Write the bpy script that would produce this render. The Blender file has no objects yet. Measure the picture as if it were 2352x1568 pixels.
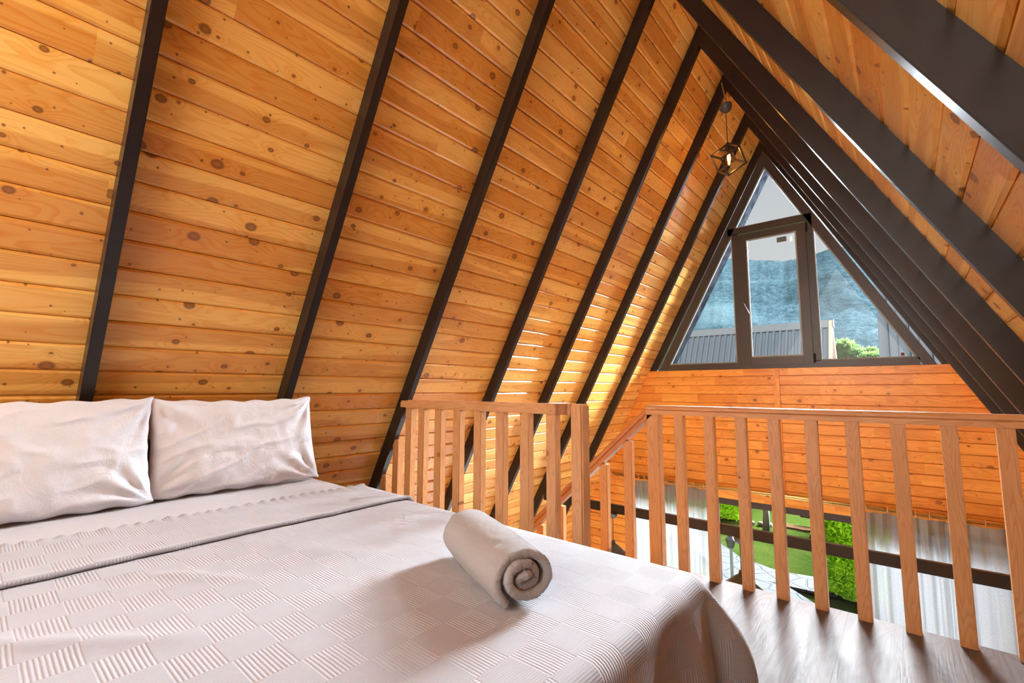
import bpy, bmesh, math, random
from math import sin, cos, tan, pi, radians, sqrt, atan2, hypot
from mathutils import Vector, Matrix, noise

# ------------------------------------------------------------------ camera, sky, sun, exposure
sc = bpy.context.scene
COL = sc.collection
YAW, PITCH, ROLL = 0.7065, 0.1026, 0.0021
CAM = Vector((1.0296, 0.0, 0.0))
_f = Vector((-sin(YAW)*cos(PITCH), cos(YAW)*cos(PITCH), sin(PITCH)))
_r = Vector((cos(YAW), sin(YAW), 0.0)); _u = _r.cross(_f)
_r2 = _r*cos(ROLL)+_u*sin(ROLL); _u2 = -_r*sin(ROLL)+_u*cos(ROLL)
cd = bpy.data.cameras.new('camera'); cam = bpy.data.objects.new('camera', cd); COL.objects.link(cam)
cam.matrix_world = Matrix((( _r2.x, _u2.x, -_f.x, CAM.x), (_r2.y, _u2.y, -_f.y, CAM.y), (_r2.z, _u2.z, -_f.z, CAM.z), (0, 0, 0, 1)))
cd.sensor_width = 36; cd.lens = 1059.15/2352*36; cd.clip_start = 0.05; cd.clip_end = 3000
sc.camera = cam

vs = sc.view_settings
vs.view_transform = 'Standard'; vs.look = 'None'; vs.gamma = 1; vs.use_curve_mapping = False
vs.exposure = 1.47
sc.cycles.use_denoising = True
sc.cycles.max_bounces = 10; sc.cycles.diffuse_bounces = 6; sc.cycles.glossy_bounces = 4
sc.cycles.transparent_max_bounces = 16; sc.cycles.sample_clamp_indirect = 6
sc.cycles.caustics_reflective = False; sc.cycles.caustics_refractive = False

world = bpy.data.worlds.new('overcast_sky'); sc.world = world; world.use_nodes = True
wn = world.node_tree.nodes; wl = world.node_tree.links
bg = wn['Background']
tc = wn.new('ShaderNodeTexCoord'); sep = wn.new('ShaderNodeSeparateXYZ'); wl.new(tc.outputs['Generated'], sep.inputs[0])
cr = wn.new('ShaderNodeValToRGB'); wl.new(sep.outputs['Z'], cr.inputs[0])
cr.color_ramp.elements[0].position = 0.0; cr.color_ramp.elements[0].color = (0.78, 0.76, 0.76, 1)
cr.color_ramp.elements[1].position = 0.45; cr.color_ramp.elements[1].color = (0.53, 0.55, 0.58, 1)
nz = wn.new('ShaderNodeTexNoise'); nz.inputs['Scale'].default_value = 2.2; nz.inputs['Detail'].default_value = 4
wl.new(tc.outputs['Generated'], nz.inputs['Vector'])
mr = wn.new('ShaderNodeMapRange'); mr.inputs[3].default_value = 0.92; mr.inputs[4].default_value = 1.08; wl.new(nz.outputs[0], mr.inputs[0])
mx = wn.new('ShaderNodeVectorMath'); mx.operation = 'SCALE'; wl.new(cr.outputs[0], mx.inputs[0]); wl.new(mr.outputs[0], mx.inputs['Scale'])
wl.new(mx.outputs[0], bg.inputs['Color']); bg.inputs['Strength'].default_value = 0.378

def sun(name, direction, strength, angle, color):
    ld = bpy.data.lights.new(name, 'SUN'); ld.energy = strength; ld.angle = radians(angle); ld.color = color
    o = bpy.data.objects.new(name, ld); COL.objects.link(o)
    o.rotation_euler = Vector(direction).to_track_quat('-Z', 'Y').to_euler(); o.location = (0, 30, 20)
    return o
# bright overcast sky glow behind the gable (comes down through the gable windows); the rear one is an added warm fill lamp behind the camera
sun('sky_glow_front', (-0.26, -0.91, -0.31), 132.0, 66, (0.86, 0.93, 1.0))
sun('warm_fill_rear', (-0.30, 0.88, -0.28), 5.0, 100, (1.0, 0.90, 0.80))  # added fill, warm-tinted to lift the near side of the room

# ------------------------------------------------------------------ constants (metres, camera height is z = 0)
H = 2.76; AL = radians(61.755); TA = tan(AL); SA = sin(AL); CA = cos(AL)
RD, RW = 0.084, 0.041
YR = [0.281, 1.059, 1.840, 2.639, 3.381, 4.047, 4.772, 5.405]
YG = 5.41
ZF = -1.0; ZL = -3.5; ZG = -3.6
ZB = -0.45

# ------------------------------------------------------------------ helpers
def tag(o, label=None, cat=None, group=None, kind=None):
    if label: o['label'] = label
    if cat: o['category'] = cat
    if group: o['group'] = group
    if kind: o['kind'] = kind
    return o
def empty(name, loc=(0, 0, 0), **k):
    o = bpy.data.objects.new(name, None); COL.objects.link(o); o.location = loc; o.empty_display_size = 0.1
    return tag(o, **k)
class MB:
    def __init__(s): s.v = []; s.f = []; s.uv = None
    def add(s, vs_, fs):
        b = len(s.v); s.v += [tuple(p) for p in vs_]; s.f += [tuple(i+b for i in f) for f in fs]; return s
    def box(s, x0, x1, y0, y1, z0, z1):
        return s.add([(x0,y0,z0),(x1,y0,z0),(x1,y1,z0),(x0,y1,z0),(x0,y0,z1),(x1,y0,z1),(x1,y1,z1),(x0,y1,z1)],
                     [(0,3,2,1),(4,5,6,7),(0,1,5,4),(1,2,6,5),(2,3,7,6),(3,0,4,7)])
    def prism(s, poly, a0, a1, axis=1):
        # poly: 2-D points; axis 1 -> (x, z) extruded along y ; axis 2 -> (x, y) along z ; axis 0 -> (y, z) along x
        n = len(poly)
        def P(p, t):
            return (p[0], t, p[1]) if axis == 1 else ((p[0], p[1], t) if axis == 2 else (t, p[0], p[1]))
        vs_ = [P(p, a0) for p in poly]+[P(p, a1) for p in poly]
        fs = [tuple(range(n)), tuple(range(2*n-1, n-1, -1))]+[(i, i+n, (i+1) % n+n, (i+1) % n) for i in range(n)]
        return s.add(vs_, fs)
    def tube(s, pts, r, n=10, cap=True, closed=False):
        pts = [Vector(p) for p in pts]; m = len(pts); rr = r if isinstance(r, (list, tuple)) else [r]*m
        vs_ = []; up = None
        for i, p in enumerate(pts):
            if closed: t = (pts[(i+1) % m]-pts[i-1]).normalized()
            else: t = (pts[min(i+1, m-1)]-pts[max(i-1, 0)]).normalized()
            if up is None:
                up = Vector((0, 0, 1)) if abs(t.z) < .9 else Vector((1, 0, 0))
            a = t.cross(up).normalized(); b = a.cross(t).normalized(); up = b
            for k in range(n):
                w = 2*pi*k/n; vs_.append(p+a*cos(w)*rr[i]+b*sin(w)*rr[i])
        fs = []
        for i in range(m if closed else m-1):
            j = (i+1) % m
            for k in range(n): fs.append((i*n+k, i*n+(k+1) % n, j*n+(k+1) % n, j*n+k))
        if cap and not closed: fs += [tuple(range(n-1, -1, -1)), tuple((m-1)*n+k for k in range(n))]
        return s.add(vs_, fs)
    def lathe(s, prof, c=(0, 0, 0), n=24, rot=0.0):
        c = Vector(c); vs_ = []
        for r, z in prof:
            for k in range(n):
                w = 2*pi*k/n+rot; vs_.append((c.x+r*cos(w), c.y+r*sin(w), c.z+z))
        fs = []
        for i in range(len(prof)-1):
            for k in range(n): fs.append((i*n+k, i*n+(k+1) % n, (i+1)*n+(k+1) % n, (i+1)*n+k))
        return s.add(vs_, fs)
    def grid(s, fn, nu, nv, uvfn=None):
        vs_ = [fn(i/nu, j/nv) for i in range(nu+1) for j in range(nv+1)]
        if uvfn:
            s.uv = [uvfn(i/nu, j/nv) for i in range(nu+1) for j in range(nv+1)]
        fs = [(i*(nv+1)+j, (i+1)*(nv+1)+j, (i+1)*(nv+1)+j+1, i*(nv+1)+j+1) for i in range(nu) for j in range(nv)]
        return s.add(vs_, fs)
    def build(s, name, mat, parent=None, smooth=False, bevel=0, loc=None, rot=None, fixn=True, **k):
        me = bpy.data.meshes.new(name); me.from_pydata(s.v, [], s.f); me.update()
        if s.uv:
            l = me.uv_layers.new(name='UVMap')
            for lp in me.loops: l.data[lp.index].uv = s.uv[lp.vertex_index]
        if bevel or fixn:
            bm = bmesh.new(); bm.from_mesh(me)
            if fixn: bmesh.ops.recalc_face_normals(bm, faces=bm.faces)
            if bevel:
                es = [e for e in bm.edges if len(e.link_faces) == 2 and e.calc_face_angle(0) > 0.5]
                bmesh.ops.bevel(bm, geom=es, offset=bevel, segments=2, affect='EDGES', clamp_overlap=True)
            bm.to_mesh(me); bm.free()
        if smooth:
            for p in me.polygons: p.use_smooth = True
        o = bpy.data.objects.new(name, me); COL.objects.link(o)
        me.materials.append(mat)
        if loc is not None: o.location = loc
        if rot is not None: o.rotation_euler = rot
        if parent is not None: o.parent = parent
        return tag(o, **k)
def stick(name, p0, p1, w, h, mat, parent=None, bevel=0.003, side=(0, 1, 0), **k):
    """box with its long axis on local X from p0 to p1 (parent space); w across `side`, h on the third axis"""
    p0 = Vector(p0); p1 = Vector(p1); d = p1-p0; L = d.length; x = d.normalized()
    y = Vector(side); y = (y-x*y.dot(x)).normalized(); z = x.cross(y)
    o = MB().box(0, L, -w/2, w/2, -h/2, h/2).build(name, mat, parent, bevel=bevel, **k)
    o.matrix_local = Matrix(((x.x, y.x, z.x, p0.x), (x.y, y.y, z.y, p0.y), (x.z, y.z, z.z, p0.z), (0, 0, 0, 1)))
    return o
def N3(x, y, z=0.0): return noise.noise(Vector((x, y, z)))
def sstep(a, b, x):
    t = max(0.0, min(1.0, (x-a)/(b-a))); return t*t*(3-2*t)

# ------------------------------------------------------------------ materials
class NT:
    def __init__(s, name):
        s.m = bpy.data.materials.new(name); s.m.use_nodes = True; s.t = s.m.node_tree; s.n = s.t.nodes; s.l = s.t.links
        s.n.clear(); s.out = s.n.new('ShaderNodeOutputMaterial')
    def new(s, typ, **kw):
        nd = s.n.new(typ)
        for k, v in kw.items(): setattr(nd, k, v)
        return nd
    def put(s, inp, v):
        if isinstance(v, bpy.types.NodeSocket): s.l.new(v, inp)
        elif v is not None: inp.default_value = v
    def math(s, op, a, b=None, c=None, clamp=False):
        nd = s.new('ShaderNodeMath', operation=op); nd.use_clamp = clamp
        s.put(nd.inputs[0], a)
        if b is not None: s.put(nd.inputs[1], b)
        if c is not None: s.put(nd.inputs[2], c)
        return nd.outputs[0]
    def vec(s, x=0.0, y=0.0, z=0.0):
        nd = s.new('ShaderNodeCombineXYZ'); s.put(nd.inputs[0], x); s.put(nd.inputs[1], y); s.put(nd.inputs[2], z); return nd.outputs[0]
    def vmul(s, v, t):
        nd = s.new('ShaderNodeVectorMath', operation='MULTIPLY'); s.l.new(v, nd.inputs[0]); nd.inputs[1].default_value = t; return nd.outputs[0]
    def noise(s, v, scale=1.0, detail=2.0, rough=0.5, dist=0.0):
        nd = s.new('ShaderNodeTexNoise'); 
        if v is not None: s.l.new(v, nd.inputs['Vector'])
        nd.inputs['Scale'].default_value = scale; nd.inputs['Detail'].default_value = detail
        nd.inputs['Roughness'].default_value = rough; nd.inputs['Distortion'].default_value = dist
        return nd.outputs[0]
    def white(s, v):
        nd = s.new('ShaderNodeTexWhiteNoise', noise_dimensions='2D'); s.l.new(v, nd.inputs['Vector']); return nd.outputs['Value']
    def ss(s, a, b, x):
        nd = s.new('ShaderNodeMapRange', interpolation_type='SMOOTHSTEP'); s.put(nd.inputs[0], x); s.put(nd.inputs[1], a); s.put(nd.inputs[2], b)
        return nd.outputs[0]
    def mr(s, x, a, b, c, d):
        nd = s.new('ShaderNodeMapRange'); s.put(nd.inputs[0], x)
        for i, v in enumerate((a, b, c, d)): s.put(nd.inputs[i+1], v)
        return nd.outputs[0]
    def mix(s, f, a, b, mode='MIX'):
        nd = s.new('ShaderNodeMix', data_type='RGBA', blend_type=mode); s.put(nd.inputs[0], f)
        s.put(nd.inputs[6], a if isinstance(a, bpy.types.NodeSocket) else (*a[:3], 1)); s.put(nd.inputs[7], b if isinstance(b, bpy.types.NodeSocket) else (*b[:3], 1))
        return nd.outputs[2]
    def obj(s):
        return s.new('ShaderNodeTexCoord').outputs['Object']
    def uv(s):
        return s.new('ShaderNodeTexCoord').outputs['UV']
    def xyz(s, v):
        nd = s.new('ShaderNodeSeparateXYZ'); s.l.new(v, nd.inputs[0]); return nd.outputs
    def bump(s, h, dist=0.001, strength=1.0):
        nd = s.new('ShaderNodeBump'); s.l.new(h, nd.inputs['Height']); nd.inputs['Distance'].default_value = dist; nd.inputs['Strength'].default_value = strength
        return nd.outputs[0]
    def bsdf(s, color, rough=0.5, normal=None, **kw):
        b = s.new('ShaderNodeBsdfPrincipled'); s.put(b.inputs['Base Color'], color if isinstance(color, bpy.types.NodeSocket) else (*color[:3], 1))
        s.put(b.inputs['Roughness'], rough)
        if normal is not None: s.l.new(normal, b.inputs['Normal'])
        for k, v in kw.items(): s.put(b.inputs[k.replace('_', ' ')], v)
        return b.outputs[0]
    def done(s, sh): s.l.new(sh, s.out.inputs['Surface']); return s.m

def mat_plain(name, color, rough=0.5, var=0.0, scale=20.0, bump=0.0, **kw):
    t = NT(name); o = t.obj(); nn = t.noise(o, scale, 4)
    c = color
    if var: c = t.mix(nn, [x*(1-var) for x in color], [min(1, x*(1+var)) for x in color])
    return t.done(t.bsdf(c, rough, t.bump(nn, bump) if bump else None, **kw))

def mat_wood(name, light, dark, knot=(0.12, 0.035, 0.012), bw=1.0, phase=0.0, seg=5.0, ring=0.50, knots=1.0, kscale=5.5, rough=0.36, coat=0.4, tint=0.55, gx=1.0, gy=8.0, heart=0.0):
    """boards run on local X, width on local Y"""
    t = NT(name); o = t.obj(); x, y, z = t.xyz(o)
    oi = t.new('ShaderNodeObjectInfo').outputs['Random']
    bi = t.math('FLOOR', t.math('DIVIDE', t.math('SUBTRACT', y, phase), bw))
    r1 = t.white(t.vec(bi, 3.7)); sg = t.math('FLOOR', t.math('ADD', t.math('DIVIDE', x, seg), t.math('MULTIPLY', r1, 7.0)))
    r2 = t.white(t.vec(t.math('ADD', bi, t.math('MULTIPLY', oi, 57.0)), sg)); r3 = t.white(t.vec(sg, t.math('ADD', bi, 31.5)))
    px = t.math('ADD', x, t.math('MULTIPLY', r2, 43.0)); py = t.math('ADD', y, t.math('MULTIPLY', r2, 19.0))
    # knots
    vo = t.new('ShaderNodeTexVoronoi', voronoi_dimensions='2D'); t.l.new(t.vec(t.math('MULTIPLY', px, 0.8), py), vo.inputs['Vector']); vo.inputs['Scale'].default_value = kscale
    vo.inputs['Randomness'].default_value = 1.0
    d = vo.outputs['Distance']; rc = t.xyz(vo.outputs['Color'])
    kr = t.math('ADD', t.math('MULTIPLY', t.math('POWER', rc[0], 1.6), 0.085), 0.03)
    exist = t.math('LESS_THAN', rc[1], 0.15+0.7*knots if knots else -1.0)
    km = t.math('MULTIPLY', exist, t.ss(1.15, 0.65, t.math('DIVIDE', d, kr)))
    halo = t.math('MULTIPLY', exist, t.math('POWER', 2.718, t.math('MULTIPLY', t.math('POWER', t.math('DIVIDE', d, t.math('MULTIPLY', kr, 3.0)), 2.0), -1.0)))
    v2 = t.new('ShaderNodeTexVoronoi', voronoi_dimensions='2D'); t.l.new(t.vec(px, py), v2.inputs['Vector']); v2.inputs['Scale'].default_value = kscale*2.3
    c2 = t.xyz(v2.outputs['Color']); pin = t.math('MULTIPLY', t.math('LESS_THAN', c2[1], 0.42*knots), t.ss(1.3, 0.5, t.math('DIVIDE', v2.outputs['Distance'], t.math('ADD', 0.028, t.math('MULTIPLY', c2[0], 0.05)))))
    g = t.noise(t.vec(t.math('MULTIPLY', px, gx), t.math('MULTIPLY', py, gy), t.math('MULTIPLY', z, gy)), 1.0, 2.0, 0.45, 0.25)
    fine = t.noise(t.vec(t.math('MULTIPLY', px, 6.0), t.math('MULTIPLY', py, 160.0), t.math('MULTIPLY', z, 160.0)), 1.0, 2.0)
    fld = t.math('ADD', t.math('MULTIPLY', g, 19.0), t.math('MULTIPLY', halo, 2.2))
    rg = t.math('FRACT', fld); rg = t.math('MULTIPLY', t.ss(0.35, 0.95, rg), t.ss(1.0, 0.93, rg))
    hw = t.noise(t.vec(t.math('MULTIPLY', px, 0.55), t.math('MULTIPLY', py, 9.0), t.math('MULTIPLY', r2, 9.0)), 1.0, 1.5, 0.4, 0.2)
    heart_m = t.ss(0.455, 0.50, t.math('ADD', hw, t.math('MULTIPLY', t.math('SUBTRACT', r3, 0.5), 0.16)))
    f = t.math('ADD', t.math('MULTIPLY', rg, ring), t.math('MULTIPLY', t.math('SUBTRACT', fine, 0.5), 0.5))
    f = t.math('ADD', f, t.math('MULTIPLY', t.math('SUBTRACT', r3, 0.5), tint)); f = t.math('ADD', f, t.math('MULTIPLY', halo, 0.35))
    f = t.math('ADD', f, 0.12, clamp=True)
    c = t.mix(f, light, dark)
    if heart: c = t.mix(t.math('MULTIPLY', heart_m, heart), c, (0.80, 0.66, 0.55), 'MULTIPLY')
    core = t.mix(t.ss(0.9, 0.2, t.math('DIVIDE', d, kr)), [k*1.0 for k in knot], [knot[0]*2.5+0.03, knot[1]*2.8+0.015, knot[2]*1.6])
    c = t.mix(t.math('MULTIPLY', km, 0.85), c, core)
    c = t.mix(t.math('MULTIPLY', pin, 0.8), c, [k*1.3 for k in knot])
    hgt = t.math('ADD', t.math('MULTIPLY', fine, 0.6), t.math('MULTIPLY', rg, -0.25))
    rr = t.mr(fine, 0.3, 0.7, rough-0.05, rough+0.08)
    return t.done(t.bsdf(c, rr, t.bump(hgt, 0.0006, 0.6), **{'Coat_Weight': coat, 'Coat_Roughness': 0.22, 'Specular_IOR_Level': 0.4}))

BW = 0.1117; BPH = 0.044
GW = 0.0965; GPH = 0.140
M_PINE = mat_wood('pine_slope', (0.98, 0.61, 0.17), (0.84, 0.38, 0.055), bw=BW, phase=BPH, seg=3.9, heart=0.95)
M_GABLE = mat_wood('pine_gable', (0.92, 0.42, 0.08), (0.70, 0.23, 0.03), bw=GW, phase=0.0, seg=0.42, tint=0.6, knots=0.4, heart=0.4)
M_RAIL = mat_wood('beech_rail', (0.70, 0.37, 0.155), (0.48, 0.20, 0.065), bw=1.0, phase=-.5, seg=9, knots=0.25, kscale=3.0, ring=0.4, rough=0.4, coat=0.3, gx=1.6, gy=14, tint=0.5)
M_STAIRR = mat_wood('stair_rail_wood', (0.52, 0.20, 0.06), (0.28, 0.08, 0.02), bw=1.0, phase=-.5, seg=9, knots=0.0, kscale=3.0, ring=0.5, rough=0.3, coat=0.5, gx=1.6, gy=16)
M_HEAD = mat_wood('headboard_wood', (0.74, 0.50, 0.27), (0.55, 0.32, 0.14), bw=1.0, phase=-.5, seg=9, knots=0.2)
M_DARK = mat_plain('dark_brown_paint', (0.016, 0.010, 0.009), 0.33, var=0.25, scale=14, bump=0.0006, Specular_IOR_Level=0.45)
M_PVC = mat_plain('brown_pvc', (0.045, 0.033, 0.031), 0.36, var=0.05, scale=8)
M_GREYM = mat_plain('dark_grey_metal', (0.07, 0.07, 0.075), 0.35, Metallic=0.2)
M_BRASS = mat_plain('brass', (0.62, 0.40, 0.14), 0.25, Metallic=0.9)
M_RING = mat_plain('ring_wood', (0.68, 0.34, 0.13), 0.35)
M_GASKET = mat_plain('gasket', (0.32, 0.34, 0.33), 0.4)
M_BLACK = mat_plain('black', (0.012, 0.012, 0.013), 0.4)

def mat_glass(name, tintc=(1, 1, 1), refl=1.0):
    t = NT(name); tr = t.new('ShaderNodeBsdfTransparent'); tr.inputs[0].default_value = (*tintc, 1)
    gl = t.new('ShaderNodeBsdfGlossy'); gl.inputs['Roughness'].default_value = 0.02
    fr = t.new('ShaderNodeFresnel'); fr.inputs[0].default_value = 1.45
    m = t.new('ShaderNodeMixShader'); t.l.new(t.math('MULTIPLY', fr.outputs[0], refl), m.inputs[0]); t.l.new(tr.outputs[0], m.inputs[1]); t.l.new(gl.outputs[0], m.inputs[2])
    return t.done(m.outputs[0])
M_GLASS = mat_glass('window_glass', (0.96, 0.98, 0.98), 0.25)
M_AMBER = mat_glass('amber_glass', (1.0, 0.72, 0.35), 0.8)

def mat_floor():
    t = NT('laminate_floor'); o = t.obj(); x, y, z = t.xyz(o)
    bi = t.math('FLOOR', t.math('DIVIDE', x, 0.19)); r1 = t.white(t.vec(bi, 1.3))
    sg = t.math('FLOOR', t.math('ADD', t.math('DIVIDE', y, 1.25), t.math('MULTIPLY', r1, 5.0))); r2 = t.white(t.vec(bi, sg))
    py = t.math('ADD', y, t.math('MULTIPLY', r2, 31.0)); px = t.math('ADD', x, t.math('MULTIPLY', r2, 13.0))
    g = t.noise(t.vec(t.math('MULTIPLY', px, 9.0), t.math('MULTIPLY', py, 1.3), 0.0), 1.0, 2.0, 0.5, 0.3)
    rg = t.math('FRACT', t.math('MULTIPLY', g, 14.0)); rg = t.ss(0.3, 1.0, rg)
    fine = t.noise(t.vec(t.math('MULTIPLY', px, 190.0), t.math('MULTIPLY', py, 7.0), 0.0), 1.0, 3.0)
    f = t.math('ADD', t.math('MULTIPLY', rg, 0.4), t.math('ADD', t.math('MULTIPLY', fine, 0.4), t.math('MULTIPLY', r2, 0.25)), clamp=True)
    c = t.mix(f, (0.17, 0.145, 0.14), (0.12, 0.092, 0.083))
    sx = t.math('FRACT', t.math('DIVIDE', x, 0.19)); seam = t.math('LESS_THAN', sx, 0.014)
    c = t.mix(t.math('MULTIPLY', seam, 0.6), c, (0.08, 0.05, 0.04))
    h = t.math('SUBTRACT', t.math('ADD', t.math('MULTIPLY', fine, 0.7), t.math('MULTIPLY', rg, -0.3)), seam)
    return t.done(t.bsdf(c, t.mr(fine, 0.3, 0.7, 0.24, 0.36), t.bump(h, 0.0012, 0.7), **{'Specular_IOR_Level': 0.006}))
M_FLOOR = mat_floor()

def mat_blanket(name='waffle_blanket', ax=0.085, ay=0.077):
    t = NT(name); u, v, _ = t.xyz(t.uv())
    cx = t.math('FLOOR', t.math('DIVIDE', t.math('ADD', u, 0.529+ax*20), ax)); cy = t.math('FLOOR', t.math('DIVIDE', t.math('ADD', v, -0.163+ay*20), ay))
    par = t.math('MODULO', t.math('ADD', cx, cy), 2.0)
    wob = t.math('MULTIPLY', t.math('SUBTRACT', t.noise(t.vec(t.math('MULTIPLY', u, 55.0), t.math('MULTIPLY', v, 90.0)), 1.0, 1.0), 0.5), 0.9)
    a = t.math('SINE', t.math('ADD', t.math('MULTIPLY', v, 2*pi/0.0070), wob)); a = t.math('POWER', t.math('MULTIPLY', t.math('ADD', a, 1.0), 0.5), 0.7)
    b = t.math('SINE', t.math('ADD', t.math('MULTIPLY', u, 2*pi/0.0052), wob)); b = t.math('MULTIPLY', t.math('ADD', b, 1.0), 0.2)
    hh = t.math('ADD', t.math('MULTIPLY', a, t.math('SUBTRACT', 1.0, par)), t.math('MULTIPLY', b, par))
    fuzz = t.noise(t.vec(t.math('MULTIPLY', u, 700.0), t.math('MULTIPLY', v, 700.0)), 1.0, 3.0)
    hh = t.math('ADD', hh, t.math('MULTIPLY', fuzz, 0.5))
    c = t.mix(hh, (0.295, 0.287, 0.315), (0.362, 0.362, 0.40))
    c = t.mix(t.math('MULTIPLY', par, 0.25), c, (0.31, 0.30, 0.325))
    return t.done(t.bsdf(c, 0.85, t.bump(hh, 0.0012, 0.8), Sheen_Weight=0.3, Sheen_Roughness=0.5))
M_BLANKET = mat_blanket()
def mat_cotton(name, col, s1=900.0, amp=0.0004, crk=0.0):
    t = NT(name); o = t.obj(); n1 = t.noise(o, s1, 3); h = t.math('MULTIPLY', n1, 0.25)
    n2 = t.noise(o, 14.0, 5, 0.55, 1.2)
    rid = t.math('ABSOLUTE', t.math('SUBTRACT', n2, 0.5)); h = t.math('ADD', h, t.math('MULTIPLY', t.math('POWER', rid, 0.6), crk))
    return t.done(t.bsdf(col, 0.75, t.bump(h, 0.006 if crk else amp, 0.5), Sheen_Weight=0.15))
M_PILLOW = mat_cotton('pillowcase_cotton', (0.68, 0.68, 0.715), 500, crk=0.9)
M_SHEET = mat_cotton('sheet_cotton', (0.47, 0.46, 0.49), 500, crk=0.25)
def mat_towel():
    t = NT('terry_towel'); o = t.obj(); n1 = t.noise(o, 260, 5, 0.8); n2 = t.noise(o, 70, 3)
    c = t.mix(n1, (0.58, 0.54, 0.54), (0.86, 0.84, 0.85))
    return t.done(t.bsdf(c, 0.95, t.bump(t.math('ADD', n1, t.math('MULTIPLY', n2, 0.8)), 0.010, 1.0), Sheen_Weight=0.5, Sheen_Roughness=0.6))
M_TOWEL = mat_towel()
def mat_sheer():
    t = NT('sheer_curtain'); o = t.obj(); x, y, z = t.xyz(o)
    w = t.noise(t.vec(t.math('MULTIPLY', x, 300.0), 0.0, t.math('MULTIPLY', z, 60.0)), 1.0, 2.0)
    df = t.new('ShaderNodeBsdfDiffuse'); df.inputs[0].default_value = (0.80, 0.78, 0.76, 1)
    tl = t.new('ShaderNodeBsdfTranslucent'); tl.inputs[0].default_value = (0.060, 0.064, 0.068, 1)
    tr = t.new('ShaderNodeBsdfTransparent')
    a = t.new('ShaderNodeMixShader'); a.inputs[0].default_value = 0.6; t.l.new(df.outputs[0], a.inputs[1]); t.l.new(tl.outputs[0], a.inputs[2])
    b = t.new('ShaderNodeMixShader'); t.l.new(t.mr(w, 0.3, 0.7, 0.16, 0.34), b.inputs[0]); t.l.new(a.outputs[0], b.inputs[1]); t.l.new(tr.outputs[0], b.inputs[2])
    return t.done(b.outputs[0])
M_SHEER = mat_sheer()
def mat_emit(name, col, s):
    t = NT(name); e = t.new('ShaderNodeEmission'); e.inputs[0].default_value = (*col, 1); e.inputs[1].default_value = s; return t.done(e.outputs[0])
M_FIL = mat_emit('hot_filament', (1.0, 0.62, 0.2), 60)

# ------------------------------------------------------------------ sloped pine walls (boards along Y, local X = world Y, local Y = distance down the slope)
Y0, Y1 = -1.6, 5.56
def slope_wall(side, s1):
    mb = MB(); k = -1
    while BPH+k*BW < s1:
        a = BPH+k*BW; b = min(a+BW, s1); k += 1
        a2 = max(a, 0.0)
        if a2 >= b: continue
        g = 0.008; e = 0.008
        # tongue and groove board: flat face at z=0, chamfers down to -0.006, back at -0.02
        poly = [(a2, -0.02), (b, -0.02), (b, -0.018), (b-0.0035, -0.018), (b-0.0035, -0.007), (b-e-g*0.7, 0.0), (a2+g, 0.0), (a2, -0.0075)]
        mb.prism(poly, Y0, Y1, axis=0)
    o = mb.build('wall_'+side, M_PINE, kind='structure')
    # local X -> world +Y ; local Y -> down the slope ; local Z -> inward normal
    if side == 'left': dn = Vector((-CA, 0, -SA)); nn = Vector((SA, 0, -CA))
    else: dn = Vector((CA, 0, -SA)); nn = Vector((-SA, 0, -CA))
    X = Vector((0, 1, 0))
    if side == 'left': pass
    o.matrix_world = Matrix(((X.x, dn.x, nn.x, 0), (X.y, dn.y, nn.y, 0), (X.z, dn.z, nn.z, H), (0, 0, 0, 1)))
    return o
S_END = (H-ZL)/SA
slope_wall('left', S_END); slope_wall('right', S_END)
# outer roof skin, reaching past the gable as an overhang
def mat_soffit():
    t = NT('weathered_soffit'); o = t.obj(); n1 = t.noise(o, 9, 6, 0.7, 0.6); n2 = t.noise(o, 60, 3)
    c = t.mix(t.ss(0.35, 0.62, n1), (0.006, 0.008, 0.012), (0.030, 0.036, 0.046)); c = t.mix(t.math('MULTIPLY', n2, 0.3), c, (0.03, 0.024, 0.02))
    return t.done(t.bsdf(c, 0.8, t.bump(n1, 0.003), Specular_IOR_Level=0.0))
M_SOFFIT = mat_soffit()
for sgn, nm in ((-1, 'trim_1'), (1, 'trim_2')):
    zb = ZL; off0 = -0.021; off1 = -0.16
    def P(off, z):
        x = (H-off/CA-z)/TA; return (sgn*x, z)
    poly = [(0, H-off0/CA), P(off0, zb), P(off1, zb), (0, H-off1/CA)]
    MB().prism(poly, Y0, 5.561).build(nm, M_SOFFIT, kind='structure')
    poly2 = [(0, H), P(0.0, zb), P(off1, zb), (0, H-off1/CA)]
    MB().prism(poly2, 5.561, 6.13).build(nm.replace('1', '3').replace('2', '4'), M_SOFFIT, kind='structure')

# ------------------------------------------------------------------ gable wall of horizontal boards
def xs(z, off=0.0): return max(0.0, (H-z)/TA-off/SA)
WB = 0.221       # bottom of the triangular window
mb = MB(); z = WB; first = True
ztop = WB
zs = [WB]; zz = GPH
while zz > ZL: zs.append(zz); zz -= GW
zs.append(ZL)
LWT, LWX = -1.17, 1.62      # lower window: top, half width
for zt, zb in zip(zs[:-1], zs[1:]):
    spans = [(-xs(zb)+0.0, xs(zb))]
    if zb < LWT-1e-6:
        if zt > LWT: 
            # board notched by the window head
            pass
        spans = [(-xs(zb), -LWX), (LWX, xs(zb))]
        if zt > LWT+0.01:
            spans = [(-xs(zb), xs(zb))]; zb2 = LWT
            mb.prism([(YG, zt-0.004), (YG+0.004, zt), (YG+0.02, zt), (YG+0.02, zb2), (YG, zb2)], -LWX, LWX, axis=0)
            spans = [(-xs(zb), -LWX), (LWX, xs(zb))]
    for x0, x1 in spans:
        mb.prism([(YG+0.018, zb), (YG+0.018, zb+0.003), (YG+0.006, zb+0.003), (YG, zb+0.009), (YG, zt-0.003), (YG+0.006, zt), (YG+0.02, zt), (YG+0.02, zb)], x0, x1, axis=0)
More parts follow.
